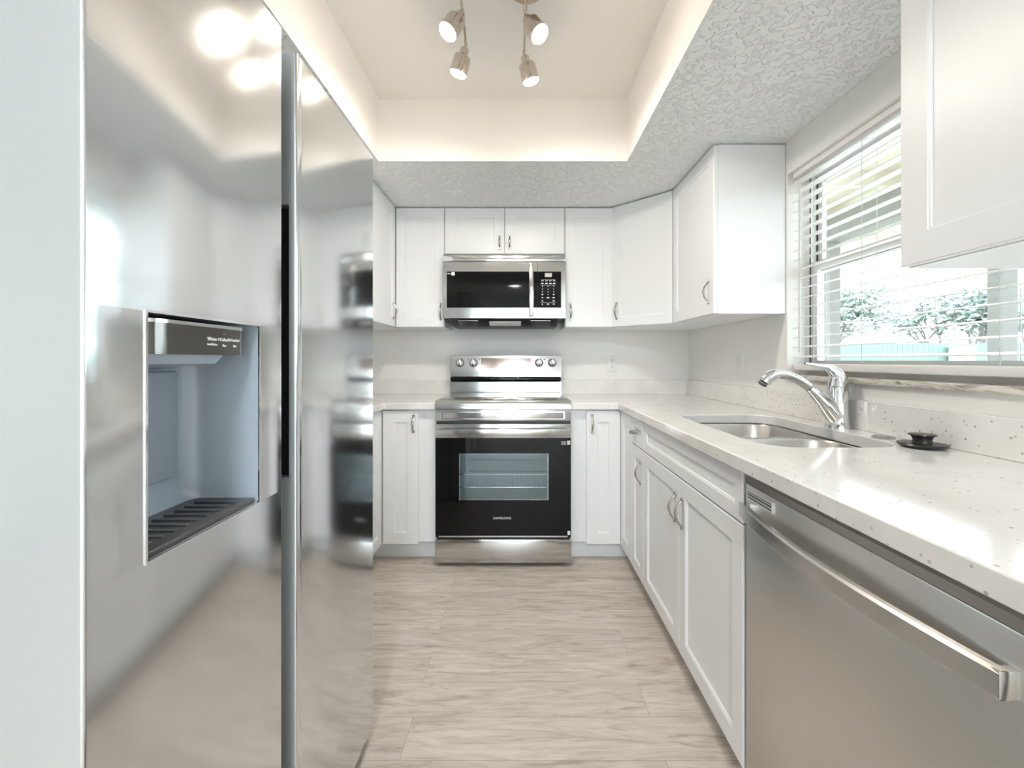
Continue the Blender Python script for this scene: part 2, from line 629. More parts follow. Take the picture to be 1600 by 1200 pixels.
rdoor = struct('door_1', box(new(), rd[0] + 0.02, rd[1] - 0.02, RY0 - 0.08, RY0 - 0.045, 0.005, rd[3] - 0.02), M['trimw'])
bm = new()
for a, b_, c, d in ((-1.85, -1.56, 0.25, 0.95), (-1.49, -1.20, 0.25, 0.95), (-1.85, -1.56, 1.1, 1.9), (-1.49, -1.20, 1.1, 1.9)):
    box(bm, a, b_, RY0 - 0.044, RY0 - 0.036, c, d, 0.006)
struct('door_panels', bm, M['trimw'], rdoor)
struct('door_knob', lathe(new(), [(0.02, 0), (0.012, 0.01), (0.012, 0.03), (0.028, 0.045), (0.028, 0.06), (0.01, 0.07)], (-1.17, RY0 - 0.044, 0.98), (0, 1, 0)), M['nickel'], rdoor)
bm = new()
box(bm, rd[0] - 0.06, rd[0] + 0.005, RY0 + 0.001, RY0 + 0.018, 0, rd[3] + 0.06)
box(bm, rd[1] - 0.005, rd[1] + 0.06, RY0 + 0.001, RY0 + 0.018, 0, rd[3] + 0.06)
box(bm, rd[0] + 0.005, rd[1] - 0.005, RY0 + 0.001, RY0 + 0.018, rd[3] - 0.005, rd[3] + 0.06)
struct('trim_2', bm, M['trimw'])
bm = new()
box(bm, rd[1] + 0.06, s0 - 0.002, RY0 + 0.001, RY0 + 0.014, 0, 0.09)
box(bm, RX0 + 0.002, rd[0] - 0.06, RY0 + 0.001, RY0 + 0.014, 0, 0.09)
struct('baseboard_rear', bm, M['trimw'])


# ------------------------------------------------------------------ cabinets
def pull(bm, cx, cz, y, ln=0.098, bow=0.026, vert=True, r=0.0052):
    """arched bar pull standing off a front at local y (front faces -y)"""
    pts = []
    for i in range(13):
        t = -1 + 2 * i / 12
        a = t * ln / 2
        h = bow * (1 - abs(t) ** 2.2)
        pts.append((cx, y - h + 0.001, cz + a) if vert else (cx + a, y - h + 0.001, cz))
    rr = [r * (0.75 + 0.5 * (1 - abs(-1 + 2 * i / 12))) for i in range(13)]
    tube(bm, pts, rr, 10, 0.7 if vert else 1.3, (1, 0, 0) if vert else (0, 1, 0))
    for s in (-1, 1):
        p = (cx, y - 0.0005, cz + s * ln / 2) if vert else (cx + s * ln / 2, y - 0.0005, cz)
        lathe(bm, [(0.0075, 0), (0.0075, 0.003), (0.005, 0.006)], p, (0, -1, 0), 14)
    return bm


def front(root, name, x0, x1, z0, z1, hx=None, hz=None, vert=True, rail=0.057, ln=0.098):
    d = part(name, shaker(new(), x0, x1, z0, z1, rail=rail), M['cab'], root, world=False, angle=20)
    if hx is not None:
        part('handle', pull(new(), hx, hz, -0.021, ln, vert=vert), M['nickel'], d, 'arched satin nickel handle', world=False)
    return d


WALLG, BASEG = 'white wall cabinets', 'white base cabinets'
UZ0, UZ1 = 1.366, 2.128
BY, BX = 2.490, 0.587                 # base box fronts: back run, right run
UY = 2.795


def upper(label, loc, rot, w, d, z0, z1, fronts):
    t = thing('wall_cabinet', label, 'cabinet', (*loc, z0), rot, WALLG)
    part('cabinet_body', box(new(), 0.0005, w - 0.0005, 0, d, 0, z1 - z0), M['cab'], t, world=False)
    for f in fronts:
        front(t, 'door', *f)
    return t


H = UZ1 - UZ0
# back run
upper('white wall cabinet with one door, just left of the microwave', (-0.80, UY), 0, 0.312, 0.30, UZ0, UZ1, [(0.003, 0.309, 0.002, H - 0.002, 0.288, 0.10)])
upper('short white two-door wall cabinet directly above the microwave', (-0.488, UY), 0, 0.768, 0.30, 1.829, UZ1,
      [(0.004, 0.382, 0.003, UZ1 - 1.831, 0.352, 0.082, True, 0.062, 0.085), (0.386, 0.764, 0.003, UZ1 - 1.831, 0.416, 0.082, True, 0.062, 0.085)])
upper('white wall cabinet with one door, just right of the microwave', (0.28, UY), 0, 0.307, 0.30, UZ0, UZ1, [(0.003, 0.304, 0.002, H - 0.002, 0.036, 0.10)])
# corner, its door across the corner
cw = 0.3 * math.sqrt(2)
t = thing('wall_cabinet', 'white corner wall cabinet with its wide door set diagonally', 'cabinet', (BX, UY, UZ0), -PI / 4, WALLG)
bm = prism(new(), [(0.588, UY), (0.888, 2.495), (1.192, 2.495), (1.192, 3.097), (0.588, 3.097)], 'z', UZ0, UZ1)
bmesh.ops.transform(bm, matrix=(Matrix.Translation((BX, UY, UZ0)) @ Matrix.Rotation(-PI / 4, 4, 'Z')).inverted(), verts=bm.verts)
part('cabinet_body', bm, M['cab'], t, world=False)
front(t, 'door', 0.012, cw - 0.010, 0.002, H - 0.002, 0.045, 0.10)
# right wall, beyond the window
upper('white wall cabinet with bare side panel, right beside the window blind', (0.890, 2.492), -PI / 2, 0.530, 0.302, UZ0, UZ1, [(0.004, 0.527, 0.002, H - 0.002, 0.478, 0.105)])
# left return
upper('white wall cabinet half hidden behind the refrigerator', (-0.82, 1.90), PI / 2, 1.19, 0.605, UZ0, UZ1, [(0.34, 0.868, 0.002, H - 0.002, 0.815, 0.10)])
# near right, in front of the window
upper('large white wall cabinet in the near upper right corner, overlapping the blind', (0.890, 1.0), -PI / 2, 0.92, 0.302, UZ0, UZ1 + 0.003,
      [(0.003, 0.458, 0.002, H, 0.43, 0.10, True, 0.066), (0.462, 0.917, 0.002, H, 0.49, 0.10, True, 0.066)])

BZ0, BZ1 = 0.118, 0.876
# left corner base
t = thing('base_cabinet', 'white corner base cabinet left of the range', 'cabinet', (-0.482, BY, 0), 0, BASEG)
part('cabinet_body', prism(new(), [(-0.483, BY), (-0.81, BY), (-0.81, 1.38), (-1.425, 1.38), (-1.425, 3.097), (-0.483, 3.097)], 'z', BZ0, BZ1), M['cab'], t)
part('toe_kick', prism(new(), [(-0.485, 2.56), (-0.875, 2.56), (-0.875, 1.40), (-1.42, 1.40), (-1.42, 3.09), (-0.485, 3.09)], 'z', 0.001, BZ0 - 0.0005), M['cab'], t)
front(t, 'door', -0.302, -0.101, -0.006 + BZ0, 0.868, -0.128, 0.795, True, 0.062, 0.09)
bm = shaker(new(), 0, 0.30, BZ0 - 0.006, 0.868, rail=0.062)
bmesh.ops.transform(bm, matrix=Matrix.Translation((-0.81, 2.162, 0)) @ Matrix.Rotation(PI / 2, 4, 'Z'), verts=bm.verts)
part('door', bm, M['cab'], t, angle=20)
# right corner base, folding door round the corner
t = thing('base_cabinet', 'white corner base cabinet right of the range with a folding corner door', 'cabinet', (0.284, BY, 0), 0, BASEG)
part('cabinet_body', prism(new(), [(0.285, BY), (BX, BY), (BX, 2.236), (1.192, 2.236), (1.192, 3.097), (0.285, 3.097)], 'z', BZ0, BZ1), M['cab'], t)
part('toe_kick', prism(new(), [(0.285, 2.56), (0.665, 2.56), (0.665, 2.237), (1.19, 2.237), (1.19, 3.09), (0.285, 3.09)], 'z', 0.001, BZ0 - 0.0005), M['cab'], t)
front(t, 'door', 0.088, 0.280, BZ0 - 0.006, 0.868, 0.120, 0.795, True, 0.062, 0.095)
bm = shaker(new(), 0.021, 0.252, BZ0 - 0.006, 0.868, rail=0.062)
bmesh.ops.transform(bm, matrix=Matrix.Translation((BX, BY, 0)) @ Matrix.Rotation(-PI / 2, 4, 'Z'), verts=bm.verts)
part('door', bm, M['cab'], t, angle=20)


def base(label, y_far, w):
    t = thing('base_cabinet', label, 'cabinet', (BX, y_far, 0), -PI / 2, BASEG)
    part('cabinet_body', box(new(), 0.0005, w - 0.0005, 0, 0.604, BZ0, BZ1 if 'sink' not in label else 0.66), M['cab'], t, world=False)
    part('toe_kick', box(new(), 0.0005, w - 0.0005, 0.078, 0.60, 0.001, BZ0 - 0.0005), M['cab'], t, world=False)
    return t


t = base('narrow white base cabinet with one small drawer over one slim door', 2.235, 0.223)
front(t, 'drawer', 0.003, 0.220, 0.738, 0.868, 0.085, 0.80, False, 0.044, 0.05)
front(t, 'door', 0.003, 0.220, BZ0 - 0.006, 0.732, 0.176, 0.62, True, 0.055)
t = base('wide white two-door base cabinet below the sink', 2.012, 0.905)
part('face_frame', box(new(), 0.0005, 0.9045, 0, 0.02, 0.66, BZ1), M['cab'], t, world=False)
for xa, xb in ((0.0005, 0.018), (0.887, 0.9045)):
    part('side_panel', box(new(), xa, xb, 0.02, 0.604, 0.66, BZ1), M['cab'], t, world=False)
front(t, 'false_drawer_front', 0.003, 0.901, 0.738, 0.868, rail=0.040)
front(t, 'door', 0.003, 0.4515, BZ0 - 0.006, 0.732, 0.418, 0.617)
front(t, 'door', 0.4545, 0.901, BZ0 - 0.006, 0.732, 0.487, 0.617)
t = base('white base cabinet at the near end of the worktop, beyond the dishwasher', 0.478, 0.695)
front(t, 'door', 0.004, 0.691, BZ0 - 0.006, 0.868)

# ------------------------------------------------------------------ worktops
SK = (0.685, 1.085, 1.205, 1.925)      # sink cut-out
ZT0, ZT1 = 0.877, 0.914


def slab(outer, hole=None):
    bm = new()
    def ring(pts):
        vs = [bm.verts.new((p[0], p[1], ZT1)) for p in pts]
        return [bm.edges.new((vs[i], vs[(i + 1) % len(vs)])) for i in range(len(vs))]
    es = ring(outer) + (ring(hole) if hole else [])
    bmesh.ops.triangle_fill(bm, use_beauty=True, use_dissolve=False, edges=es)
    r = bmesh.ops.extrude_face_region(bm, geom=list(bm.faces))
    bmesh.ops.translate(bm, verts=[v for v in r['geom'] if isinstance(v, bmesh.types.BMVert)], vec=(0, 0, ZT0 - ZT1))
    return bm


def softened(o, w):
    md = o.modifiers.new('soft_edges', 'BEVEL')
    md.width, md.segments, md.limit_method, md.angle_limit = w, 2, 'ANGLE', math.radians(50)
    return o


hole = [(p.x, p.y) for p in rrect(*SK, 0.10, 0, 8)]
t = thing('countertop', 'speckled white quartz worktop along the window wall with the sink cut-out', 'worktop', (0.74, 1.4, ZT0))
softened(part('slab', slab([(0.284, 3.096), (0.284, 2.452), (0.547, 2.452), (0.547, -0.22), (1.192, -0.22), (1.192, 3.096)], hole), M['quartz'], t), 0.003)
part('backsplash', box(new(), 1.173, 1.192, -0.22, 3.0755, ZT1 + 0.0005, 1.016, 0.0015, 1), M['quartz'], t)
part('backsplash', box(new(), 0.286, 1.192, 3.076, 3.096, ZT1 + 0.0005, 1.016, 0.0015, 1), M['quartz'], t)
t = thing('countertop', 'speckled white quartz worktop in the corner left of the range', 'worktop', (-0.95, 2.7, ZT0))
softened(part('slab', slab([(-0.484, 3.096), (-1.425, 3.096), (-1.425, 1.38), (-0.772, 1.38), (-0.772, 2.452), (-0.484, 2.452)]), M['quartz'], t), 0.003)
part('backsplash', box(new(), -1.404, -0.486, 3.076, 3.096, ZT1 + 0.0005, 1.016, 0.0015, 1), M['quartz'], t)
part('backsplash', box(new(), -1.425, -1.405, 1.38, 3.096, ZT1 + 0.0005, 1.016, 0.0015, 1), M['quartz'], t)

# ------------------------------------------------------------------ sink
t = thing('sink', 'double-bowl stainless steel sink set under the quartz worktop', 'sink', (0.885, 1.565, 0.69))
for (ya, yb) in ((1.200, 1.548), (1.578, 1.930)):
    x0, x1 = 0.690, 1.080
    mid_lo = ya > 1.4
    ra = rrect(x0 - 0.02, x1 + 0.02, ya - (0.0145 if mid_lo else 0.02), yb + (0.02 if mid_lo else 0.0145), 0.008, 0.8755, 8)
    rings = [ra, rrect(x0, x1, ya, yb, 0.085, 0.8755, 8), rrect(x0 + 0.004, x1 - 0.004, ya + 0.004, yb - 0.004, 0.082, 0.870, 8),
             rrect(x0 + 0.012, x1 - 0.012, ya + 0.012, yb - 0.012, 0.075, 0.735, 8), rrect(x0 + 0.022, x1 - 0.022, ya + 0.022, yb - 0.022, 0.07, 0.712, 8),
             rrect(x0 + 0.045, x1 - 0.045, ya + 0.045, yb - 0.045, 0.05, 0.702, 8)]
    bm = new()
    loops(bm, rings, cap0=False, cap1=True)
    bw = part('bowl', bm, M['sinksteel'], t, angle=50)
    part('drain', lathe(new(), [(0.045, 0.0), (0.045, 0.003), (0.036, 0.003), (0.03, 0.0015), (0.004, 0.0015)], (0.885, (ya + yb) / 2, 0.7022), (0, 0, 1), 24), M['chrome'], bw)

# ------------------------------------------------------------------ faucet
FX, FY = 1.132, 1.555
t = thing('faucet', 'chrome pull-out kitchen faucet standing behind the sink', 'faucet', (FX, FY, ZT1 + 0.0005))
part('body', lathe(new(), [(0.0395, 0), (0.0395, 0.012), (0.0365, 0.016), (0.0350, 0.05), (0.0330, 0.143), (0.0320, 0.146)], (FX, FY, ZT1 + 0.0005), n=36), M['chrome'], t)
sp = spline([(FX - 0.008, FY, 0.955), (FX - 0.040, FY, 0.995), (FX - 0.072, FY, 1.030), (FX - 0.102, FY, 1.058)], 6)
part('spout', tube(new(), sp, [0.036, 0.0305, 0.0225, 0.0155], 20), M['chrome'], t)
hd = spline([(FX - 0.1025, FY, 1.0585), (FX - 0.145, FY, 1.087), (FX - 0.188, FY, 1.104), (FX - 0.224, FY, 1.106), (FX - 0.250, FY, 1.093), (FX - 0.265, FY, 1.075)], 6)
sh_ = part('spray_head', tube(new(), hd, [0.0150, 0.0155, 0.0165, 0.0190, 0.0215, 0.0210], 20), M['chrome'], t)
part('nozzle', lathe(new(), [(0.016, 0), (0.015, 0.006), (0.004, 0.006)], (FX - 0.2670, FY, 1.0725), (-0.62, 0, -0.78), 20), M['darkgrey'], sh_)
part('seam_ring', tube(new(), [(FX - 0.1012, FY, 1.0576), (FX - 0.1032, FY, 1.0590)], 0.0159, 20), M['black'], t)
lv = spline([(FX, FY, 1.061), (FX + 0.001, FY, 1.085), (FX - 0.008, FY, 1.108), (FX - 0.035, FY, 1.128), (FX - 0.075, FY, 1.136), (FX - 0.118, FY, 1.144)], 6)
part('lever', tube(new(), lv, [0.0310, 0.0285, 0.0220, 0.0125, 0.008, 0.0045], 20, 1.1, (1, 0, 0)), M['chrome'], t)

single('hole_cover', lathe(new(), [(0.030, 0), (0.030, 0.003), (0.026, 0.006), (0.010, 0.0075), (0.002, 0.0075)], (1.125, 1.350, ZT1 + 0.0005), n=30), M['nickel'],
       'small round metal cap over a hole in the worktop behind the sink', 'hole cover')
t = thing('sink_stopper', 'black rubber sink stopper lying on the worktop beside the sink', 'stopper', (1.111, 1.205, ZT1 + 0.0005))
part('flange', lathe(new(), [(0.040, 0), (0.052, 0.004), (0.056, 0.0085), (0.054, 0.0115), (0.040, 0.013), (0.005, 0.013)], (1.111, 1.205, ZT1 + 0.0005), n=36), M['rubber'], t)
part('knob', lathe(new(), [(0.022, 0), (0.0205, 0.008), (0.024, 0.017), (0.031, 0.021), (0.030, 0.024), (0.004, 0.025)], (1.111, 1.205, ZT1 + 0.0135), n=36), M['rubber'], t)

# ------------------------------------------------------------------ dishwasher (faces -X)
DY0, DY1, DXF = 0.482, 1.100, 0.567
t = thing('dishwasher', 'dark stainless steel dishwasher with a bowed bar handle under the worktop', 'dishwasher', (0.88, (DY0 + DY1) / 2, 0))
part('body', box(new(), 0.600, 1.18, DY0 + 0.004, DY1 - 0.004, 0.10, 0.862), M['darkgrey'], t)
bm = new()
box(bm, DXF, 0.598, DY0 + 0.002, DY1 - 0.002, 0.115, 0.845, 0.003)
dr = part('door', bm, M['dw'], t)
part('control_strip', prism(new(), [(DXF + 0.0005, 0.8455), (0.600, 0.8455), (0.600, 0.866), (DXF + 0.006, 0.8665), (DXF + 0.001, 0.861)], 'y', DY0 + 0.002, DY1 - 0.002), M['dwtop'], dr, 'narrow bevelled strip along the door top')
for a, b_ in ((DY1 - 0.085, DY1 - 0.05), (DY1 - 0.15, DY1 - 0.11), (DY1 - 0.30, DY1 - 0.28)):
    part('control_button', box(new(), 0.578, 0.588, a, b_, 0.8663, 0.8672), M['black'], dr)
bm = new()
vy0, vy1, vz0, vz1 = DY1 - 0.122, DY1 - 0.010, 0.8095, 0.834
box(bm, DXF - 0.003, DXF, vy0, vy1, vz0, vz0 + 0.003)
box(bm, DXF - 0.003, DXF, vy0, vy1, vz1 - 0.003, vz1)
box(bm, DXF - 0.003, DXF, vy0, vy0 + 0.003, vz0 + 0.003, vz1 - 0.003)
box(bm, DXF - 0.003, DXF, vy1 - 0.003, vy1, vz0 + 0.003, vz1 - 0.003)
for q in (1, 2):
    zz = vz0 + 0.0015 + q * 0.0077
    box(bm, DXF - 0.002, DXF, vy0 + 0.003, vy1 - 0.003, zz - 0.001, zz + 0.001)
vt = part('vent_grille', bm, M['pale_metal'], dr, 'pale slotted vent grille')
part('vent_slots', box(new(), DXF - 0.0006, DXF, vy0 + 0.003, vy1 - 0.003, vz0 + 0.003, vz1 - 0.003), M['darkgrey'], vt)
bm = new()
rings = []
hy0, hy1 = 0.497, 1.090
for i in range(25):
    u = i / 24
    yy = hy0 + (hy1 - hy0) * u
    xo = DXF - 0.022 - 0.030 * math.sin(PI * u) ** 0.9
    xi = xo + 0.013
    zc, hh = 0.783, 0.0175
    rings.append([(xi, yy, zc - hh), (xo + 0.003, yy, zc - hh), (xo, yy, zc - hh + 0.004), (xo, yy, zc + hh - 0.004), (xo + 0.004, yy, zc + hh), (xi, yy, zc + hh)])
loops(bm, rings)
hn = part('handle', bm, M['handle_steel'], dr, 'bowed flat bar handle')
for yy in (hy0, hy1):
    a = yy - 0.0005 if yy == hy0 else yy - 0.0115
    part('handle_post', box(new(), DXF - 0.0215, DXF + 0.001, a, a + 0.012, 0.766, 0.800, 0.002), M['handle_steel'], hn)
part('kick_plate', box(new(), 0.66, 0.675, DY0 + 0.004, DY1 - 0.004, 0.002, 0.098), M['darkgrey'], t)

# ------------------------------------------------------------------ range
RX_0, RX_1, RF = -0.479, 0.280, 2.430
RC = (RX_0 + RX_1) / 2
t = thing('electric_range', 'freestanding stainless steel electric range with black glass oven door', 'stove', (RC, 2.75, 0))
bm = new()
box(bm, RX_0, RX_1, 2.462, 3.06, 0.03, 0.30)
box(bm, RX_0, RX_1, 2.462, 3.06, 0.70, 0.904)
box(bm, RX_0, -0.40, 2.462, 3.06, 0.30, 0.70)
box(bm, 0.20, RX_1, 2.462, 3.06, 0.30, 0.70)
box(bm, -0.40, 0.20, 3.00, 3.06, 0.30, 0.70)
part('body', bm, M['darkgrey'], t)
bm = new()
cx0, cx1, cy0, cy1, cz0, cz1 = -0.399, 0.199, 2.463, 2.90, 0.301, 0.699
box(bm, cx0, cx1, cy0, cy1, cz0, cz0 + 0.004)
box(bm, cx0, cx1, cy0, cy1, cz1 - 0.004, cz1)
box(bm, cx0, cx0 + 0.004, cy0, cy1, cz0 + 0.004, cz1 - 0.004)
box(bm, cx1 - 0.004, cx1, cy0, cy1, cz0 + 0.004, cz1 - 0.004)
box(bm, cx0, cx1, cy1, cy1 + 0.004, cz0, cz1)
part('oven_cavity', bm, M['cavity'], t)
for z in (0.425, 0.50):
    bm = new()
    for yy in (2.50, 2.86):
        tube(bm, [(cx0 + 0.012, yy, z), (cx1 - 0.012, yy, z)], 0.0035, 8)
    for xx in (cx0 + 0.012, cx1 - 0.012):
        tube(bm, [(xx, 2.50, z), (xx, 2.86, z)], 0.0035, 8)
    for i in range(1, 22):
        xx = cx0 + 0.012 + (cx1 - cx0 - 0.024) * i / 22
        tube(bm, [(xx, 2.50, z + 0.004), (xx, 2.86, z + 0.004)], 0.0022, 6)
    part('oven_rack', bm, M['chrome'], t)
part('cooktop', box(new(), RX_0 + 0.006, RX_1 - 0.006, 2.452, 2.952, 0.9205, 0.9325, 0.002), M['cooktop'], t, 'black ceramic glass cooktop')
bm = new()
prism(bm, [(RF + 0.001, 0.883), (2.451, 0.883), (2.451, 0.905), (2.952, 0.905), (2.952, 0.920), (2.4515, 0.920), (2.4515, 0.931), (RF + 0.008, 0.933), (RF + 0.001, 0.926)], 'x', RX_0, RX_1)
part('cooktop_frame', bm, M['steel'], t, angle=60)
bm = new()
box(bm, RX_0, RX_1, RF, 2.461, 0.816, 0.8815, 0.002)
fp = part('front_panel', bm, M['steel'], t, 'stainless panel below the cooktop')
bm = new()
for a, b_, c, d in ((RX_0 + 0.035, RX_1 - 0.035, 0.826, 0.830), (RX_0 + 0.035, RX_1 - 0.035, 0.864, 0.868), (RX_0 + 0.035, RX_0 + 0.042, 0.830, 0.864), (RX_1 - 0.042, RX_1 - 0.035, 0.830, 0.864)):
    box(bm, a, b_, RF - 0.0015, RF + 0.0005, c, d)
part('embossed_frame', bm, M['steel'], fp)
# oven door
bm = new()
wx0, wx1, wz0, wz1 = -0.346, 0.154, 0.373, 0.634
dz0, dz1 = 0.168, 0.800
yb = 2.461
box(bm, RX_0 + 0.001, wx0, RF + 0.001, yb, dz0, dz1)
box(bm, wx1, RX_1 - 0.001, RF + 0.001, yb, dz0, dz1)
box(bm, wx0, wx1, RF + 0.001, yb, dz0, wz0)
box(bm, wx0, wx1, RF + 0.001, yb, wz1, dz1)
od = part('oven_door', bm, M['blackglass'], t, 'black glass oven door')
part('oven_window', box(new(), wx0, wx1, RF + 0.002, RF + 0.005, wz0, wz1), M['ovenglass'], od, 'clear viewing window')
bm = new()
for a, b_, c, d in ((wx0, wx1, wz0, wz0 + 0.005), (wx0, wx1, wz1 - 0.003, wz1), (wx0, wx0 + 0.005, wz0 + 0.005, wz1 - 0.003), (wx1 - 0.005, wx1, wz0 + 0.005, wz1 - 0.003)):
    box(bm, a, b_, RF + 0.006, RF + 0.012, c, d)
part('window_frame', bm, M['nickel'], od)
part('top_band', box(new(), RX_0 + 0.001, RX_1 - 0.001, RF - 0.004, RF + 0.0005, 0.722, dz1, 0.0015), M['steel'], od, 'stainless band behind the handle')
bm = new()
box(bm, RX_0 + 0.012, RX_1 - 0.012, RF - 0.052, RF - 0.036, 0.742, 0.780, 0.005)
hb = part('handle', bm, M['steel'], od, 'straight stainless bar handle')
for xx in (RX_0 + 0.03, RX_1 - 0.06):
    part('handle_post', box(new(), xx, xx + 0.03, RF - 0.037, RF - 0.004, 0.748, 0.774, 0.003), M['steel'], hb)
part('bottom_strip', box(new(), RX_0 + 0.02, RX_1 - 0.02, RF - 0.003, RF + 0.0005, 0.169, 0.176), M['steel'], od)
part('brand_lettering', text(new(), 'SAMSUNG', 0.0175, Matrix.Translation((RC - 0.005, RF + 0.0005, 0.273)) @ FRONT @ Matrix.Diagonal((1.25, 1, 1, 1))), M['print'], od, 'white brand lettering')
bm = new()
box(bm, RX_1 - 0.022, RX_1 - 0.005, RF - 0.0006, RF + 0.0008, 0.684, 0.706)
for q in range(3):
    box(bm, RX_1 - 0.055, RX_1 - 0.027, RF - 0.0006, RF + 0.0008, 0.685 + q * 0.007, 0.688 + q * 0.007)
part('sticker', bm, M['print'], od, 'small white sticker at the upper right corner')
part('sticker', box(new(), RX_1 - 0.020, RX_1 - 0.005, RF - 0.0006, RF + 0.0008, 0.18, 0.202), M['print'], od, 'small white sticker at the lower right corner')
part('storage_drawer', box(new(), RX_0 - 0.002, RX_1 + 0.002, RF, 2.461, 0.022, 0.154, 0.004), M['steel'], t, 'stainless storage drawer')
for xx in (RX_0 + 0.05, RX_1 - 0.05):
    for yy in (2.50, 3.0):
        part('foot', lathe(new(), [(0.02, 0), (0.02, 0.012), (0.012, 0.0155), (0.012, 0.0305)], (xx, yy, 0.0005)), M['black'], t)
part('base_plinth', box(new(), RX_0 + 0.01, RX_1 - 0.01, 2.463, 2.50, 0.010, 0.0295), M['black'], t)
# control backguard
bm = new()
prism(bm, [(2.957, 0.921), (2.957, 1.008), (2.985, 1.012), (2.985, 1.080), (2.945, 1.080), (2.962, 1.186), (2.975, 1.190), (3.085, 1.190), (3.085, 0.921)], 'x', RX_0 - 0.003, RX_1 - 0.005)
bgd = part('backguard', bm, M['steel'], t, 'stainless control backguard', angle=60)
part('vent_band', box(new(), RX_0 - 0.001, RX_1 - 0.007, 2.945, 2.984, 1.0125, 1.044, 0.010, 3), M['blackglass'], bgd, 'glossy black band under the controls')
tilt = Matrix.Rotation(math.atan2(0.017, 0.106), 4, 'X')
# panel frame: lying on the tilted control face
def on_panel(x, z):
    yy = 2.945 + 0.017 * (z - 1.080) / 0.106
    return (x, yy, z)
nrm = Vector((0, -0.106, 0.017)).normalized()
bm = new()
a = on_panel(0, 1.100)
b_ = on_panel(0, 1.170)
prism(bm, [(a[1] - 0.0025, a[2]), (b_[1] - 0.0025, b_[2]), (b_[1] + 0.002, b_[2]), (a[1] + 0.002, a[2])], 'x', -0.270, 0.066)
part('display', bm, M['display'], bgd, 'bronze-tinted display panel')
for xx in (-0.413, -0.322, 0.122, 0.212):
    p = Vector(on_panel(xx, 1.138))
    bm = new()
    lathe(bm, [(0.023, 0.008), (0.021, 0.024), (0.018, 0.026), (0.003, 0.026)], p, nrm, 32)
    kb = part('knob', bm, M['chrome'], bgd, 'chrome burner knob')
    part('bezel', lathe(new(), [(0.0285, 0.0005), (0.0285, 0.004), (0.025, 0.0075), (0.022, 0.0078)], p, nrm, 32), M['darkgrey'], kb)
    bm = new()
    q = p + nrm * 0.026
    box(bm, q.x - 0.006, q.x + 0.006, q.y - 0.010, q.y + 0.008, q.z - 0.020, q.z + 0.020, 0.003)
    part('grip', bm, M['chrome'], kb)
    part('pointer', box(new(), q.x - 0.006, q.x + 0.006, q.y - 0.0108, q.y - 0.0095, q.z - 0.0195, q.z - 0.010), M['black'], kb)
    for dx in (-0.036, 0.036):
        if xx in (-0.322, 0.122):
            part('indicator_mark', lathe(new(), [(0.0035, 0.0005), (0.0035, 0.001)], Vector(on_panel(xx + dx, 1.160)), nrm, 10), M['black'], bgd)

# ------------------------------------------------------------------ over-range microwave
MX0, MX1, MF, MZ0, MZ1 = -0.485, 0.276, 2.700, 1.417, 1.812
t = thing('microwave', 'stainless steel microwave mounted above the range', 'microwave', (RC, 2.9, 1.37))
part('housing', box(new(), MX0 + 0.003, MX1 - 0.003, 2.732, 3.095, MZ0 + 0.003, MZ1 + 0.012), M['darkgrey'], t)
part('top_vent_strip', box(new(), MX0, MX1, MF, 2.731, 1.768, MZ1, 0.003), M['steel'], t, 'stainless strip above the door')
bm = new()
mdx = 0.103
gx0, gz0, gz1 = -0.461, 1.481, 1.706
box(bm, MX0, mdx - 0.001, MF, 2.731, gz1, 1.766)
box(bm, MX0, mdx - 0.001, MF, 2.731, MZ0, gz0)
box(bm, MX0, gx0, MF, 2.731, gz0, gz1)
box(bm, gx0, mdx - 0.001, MF + 0.01, 2.731, gz0, gz1)
md = part('door', bm, M['steel'], t, 'stainless framed microwave door')
part('door_glass', box(new(), gx0 + 0.001, mdx - 0.001, MF + 0.001, MF + 0.0095, gz0 + 0.001, gz1 - 0.001), M['blackglass'], md, 'black glass door window')
part('brand_lettering', text(new(), 'SAMSUNG', 0.0135, Matrix.Translation((-0.10, MF - 0.0002, 1.449)) @ FRONT @ Matrix.Diagonal((1.25, 1, 1, 1))), M['greyprint'], md, 'grey brand lettering')
bm = new()
box(bm, 0.050, 0.077, MF - 0.040, MF - 0.026, 1.428, 1.748, 0.004)
hh_ = part('handle', bm, M['steel'], md, 'vertical stainless bar handle')
for zz in (1.435, 1.716):
    part('handle_post', box(new(), 0.054, 0.073, MF - 0.027, MF - 0.0005, zz, zz + 0.025, 0.002), M['steel'], hh_)
bm = new()
box(bm, gx0 + 0.030, gx0 + 0.050, MF - 0.0004, MF + 0.0011, 1.682, 1.702)
box(bm, gx0 + 0.004, gx0 + 0.026, MF - 0.0004, MF + 0.0011, 1.690, 1.695)
part('sticker', bm, M['print'], md, 'small white sticker')
bm = new()
box(bm, mdx + 0.001, MX1, MF, 2.731, gz1, 1.766)
box(bm, mdx + 0.001, MX1, MF, 2.731, MZ0, gz0)
box(bm, 0.250, MX1, MF, 2.731, gz0, gz1)
box(bm, mdx + 0.001, 0.250, MF + 0.01, 2.731, gz0, gz1)
cp = part('control_panel', bm, M['steel'], t, 'keypad section right of the door')
part('keypad_glass', box(new(), mdx + 0.001, 0.249, MF + 0.001, MF + 0.0095, gz0 + 0.001, gz1 - 0.001), M['blackglass'], cp)
part('clock_display', box(new(), 0.148, 0.192, MF - 0.0003, MF + 0.0011, 1.672, 1.696), M['nickel'], cp)
bm = new()
def key(x, z, w, h):
    box(bm, x - w / 2, x + w / 2, MF - 0.0003, MF + 0.0011, z - h / 2, z + h / 2)
for z in (1.648, 1.632):
    for x in (0.133, 0.158, 0.182, 0.206):
        key(x, z, 0.015, 0.003 if z > 1.64 else 0.006)
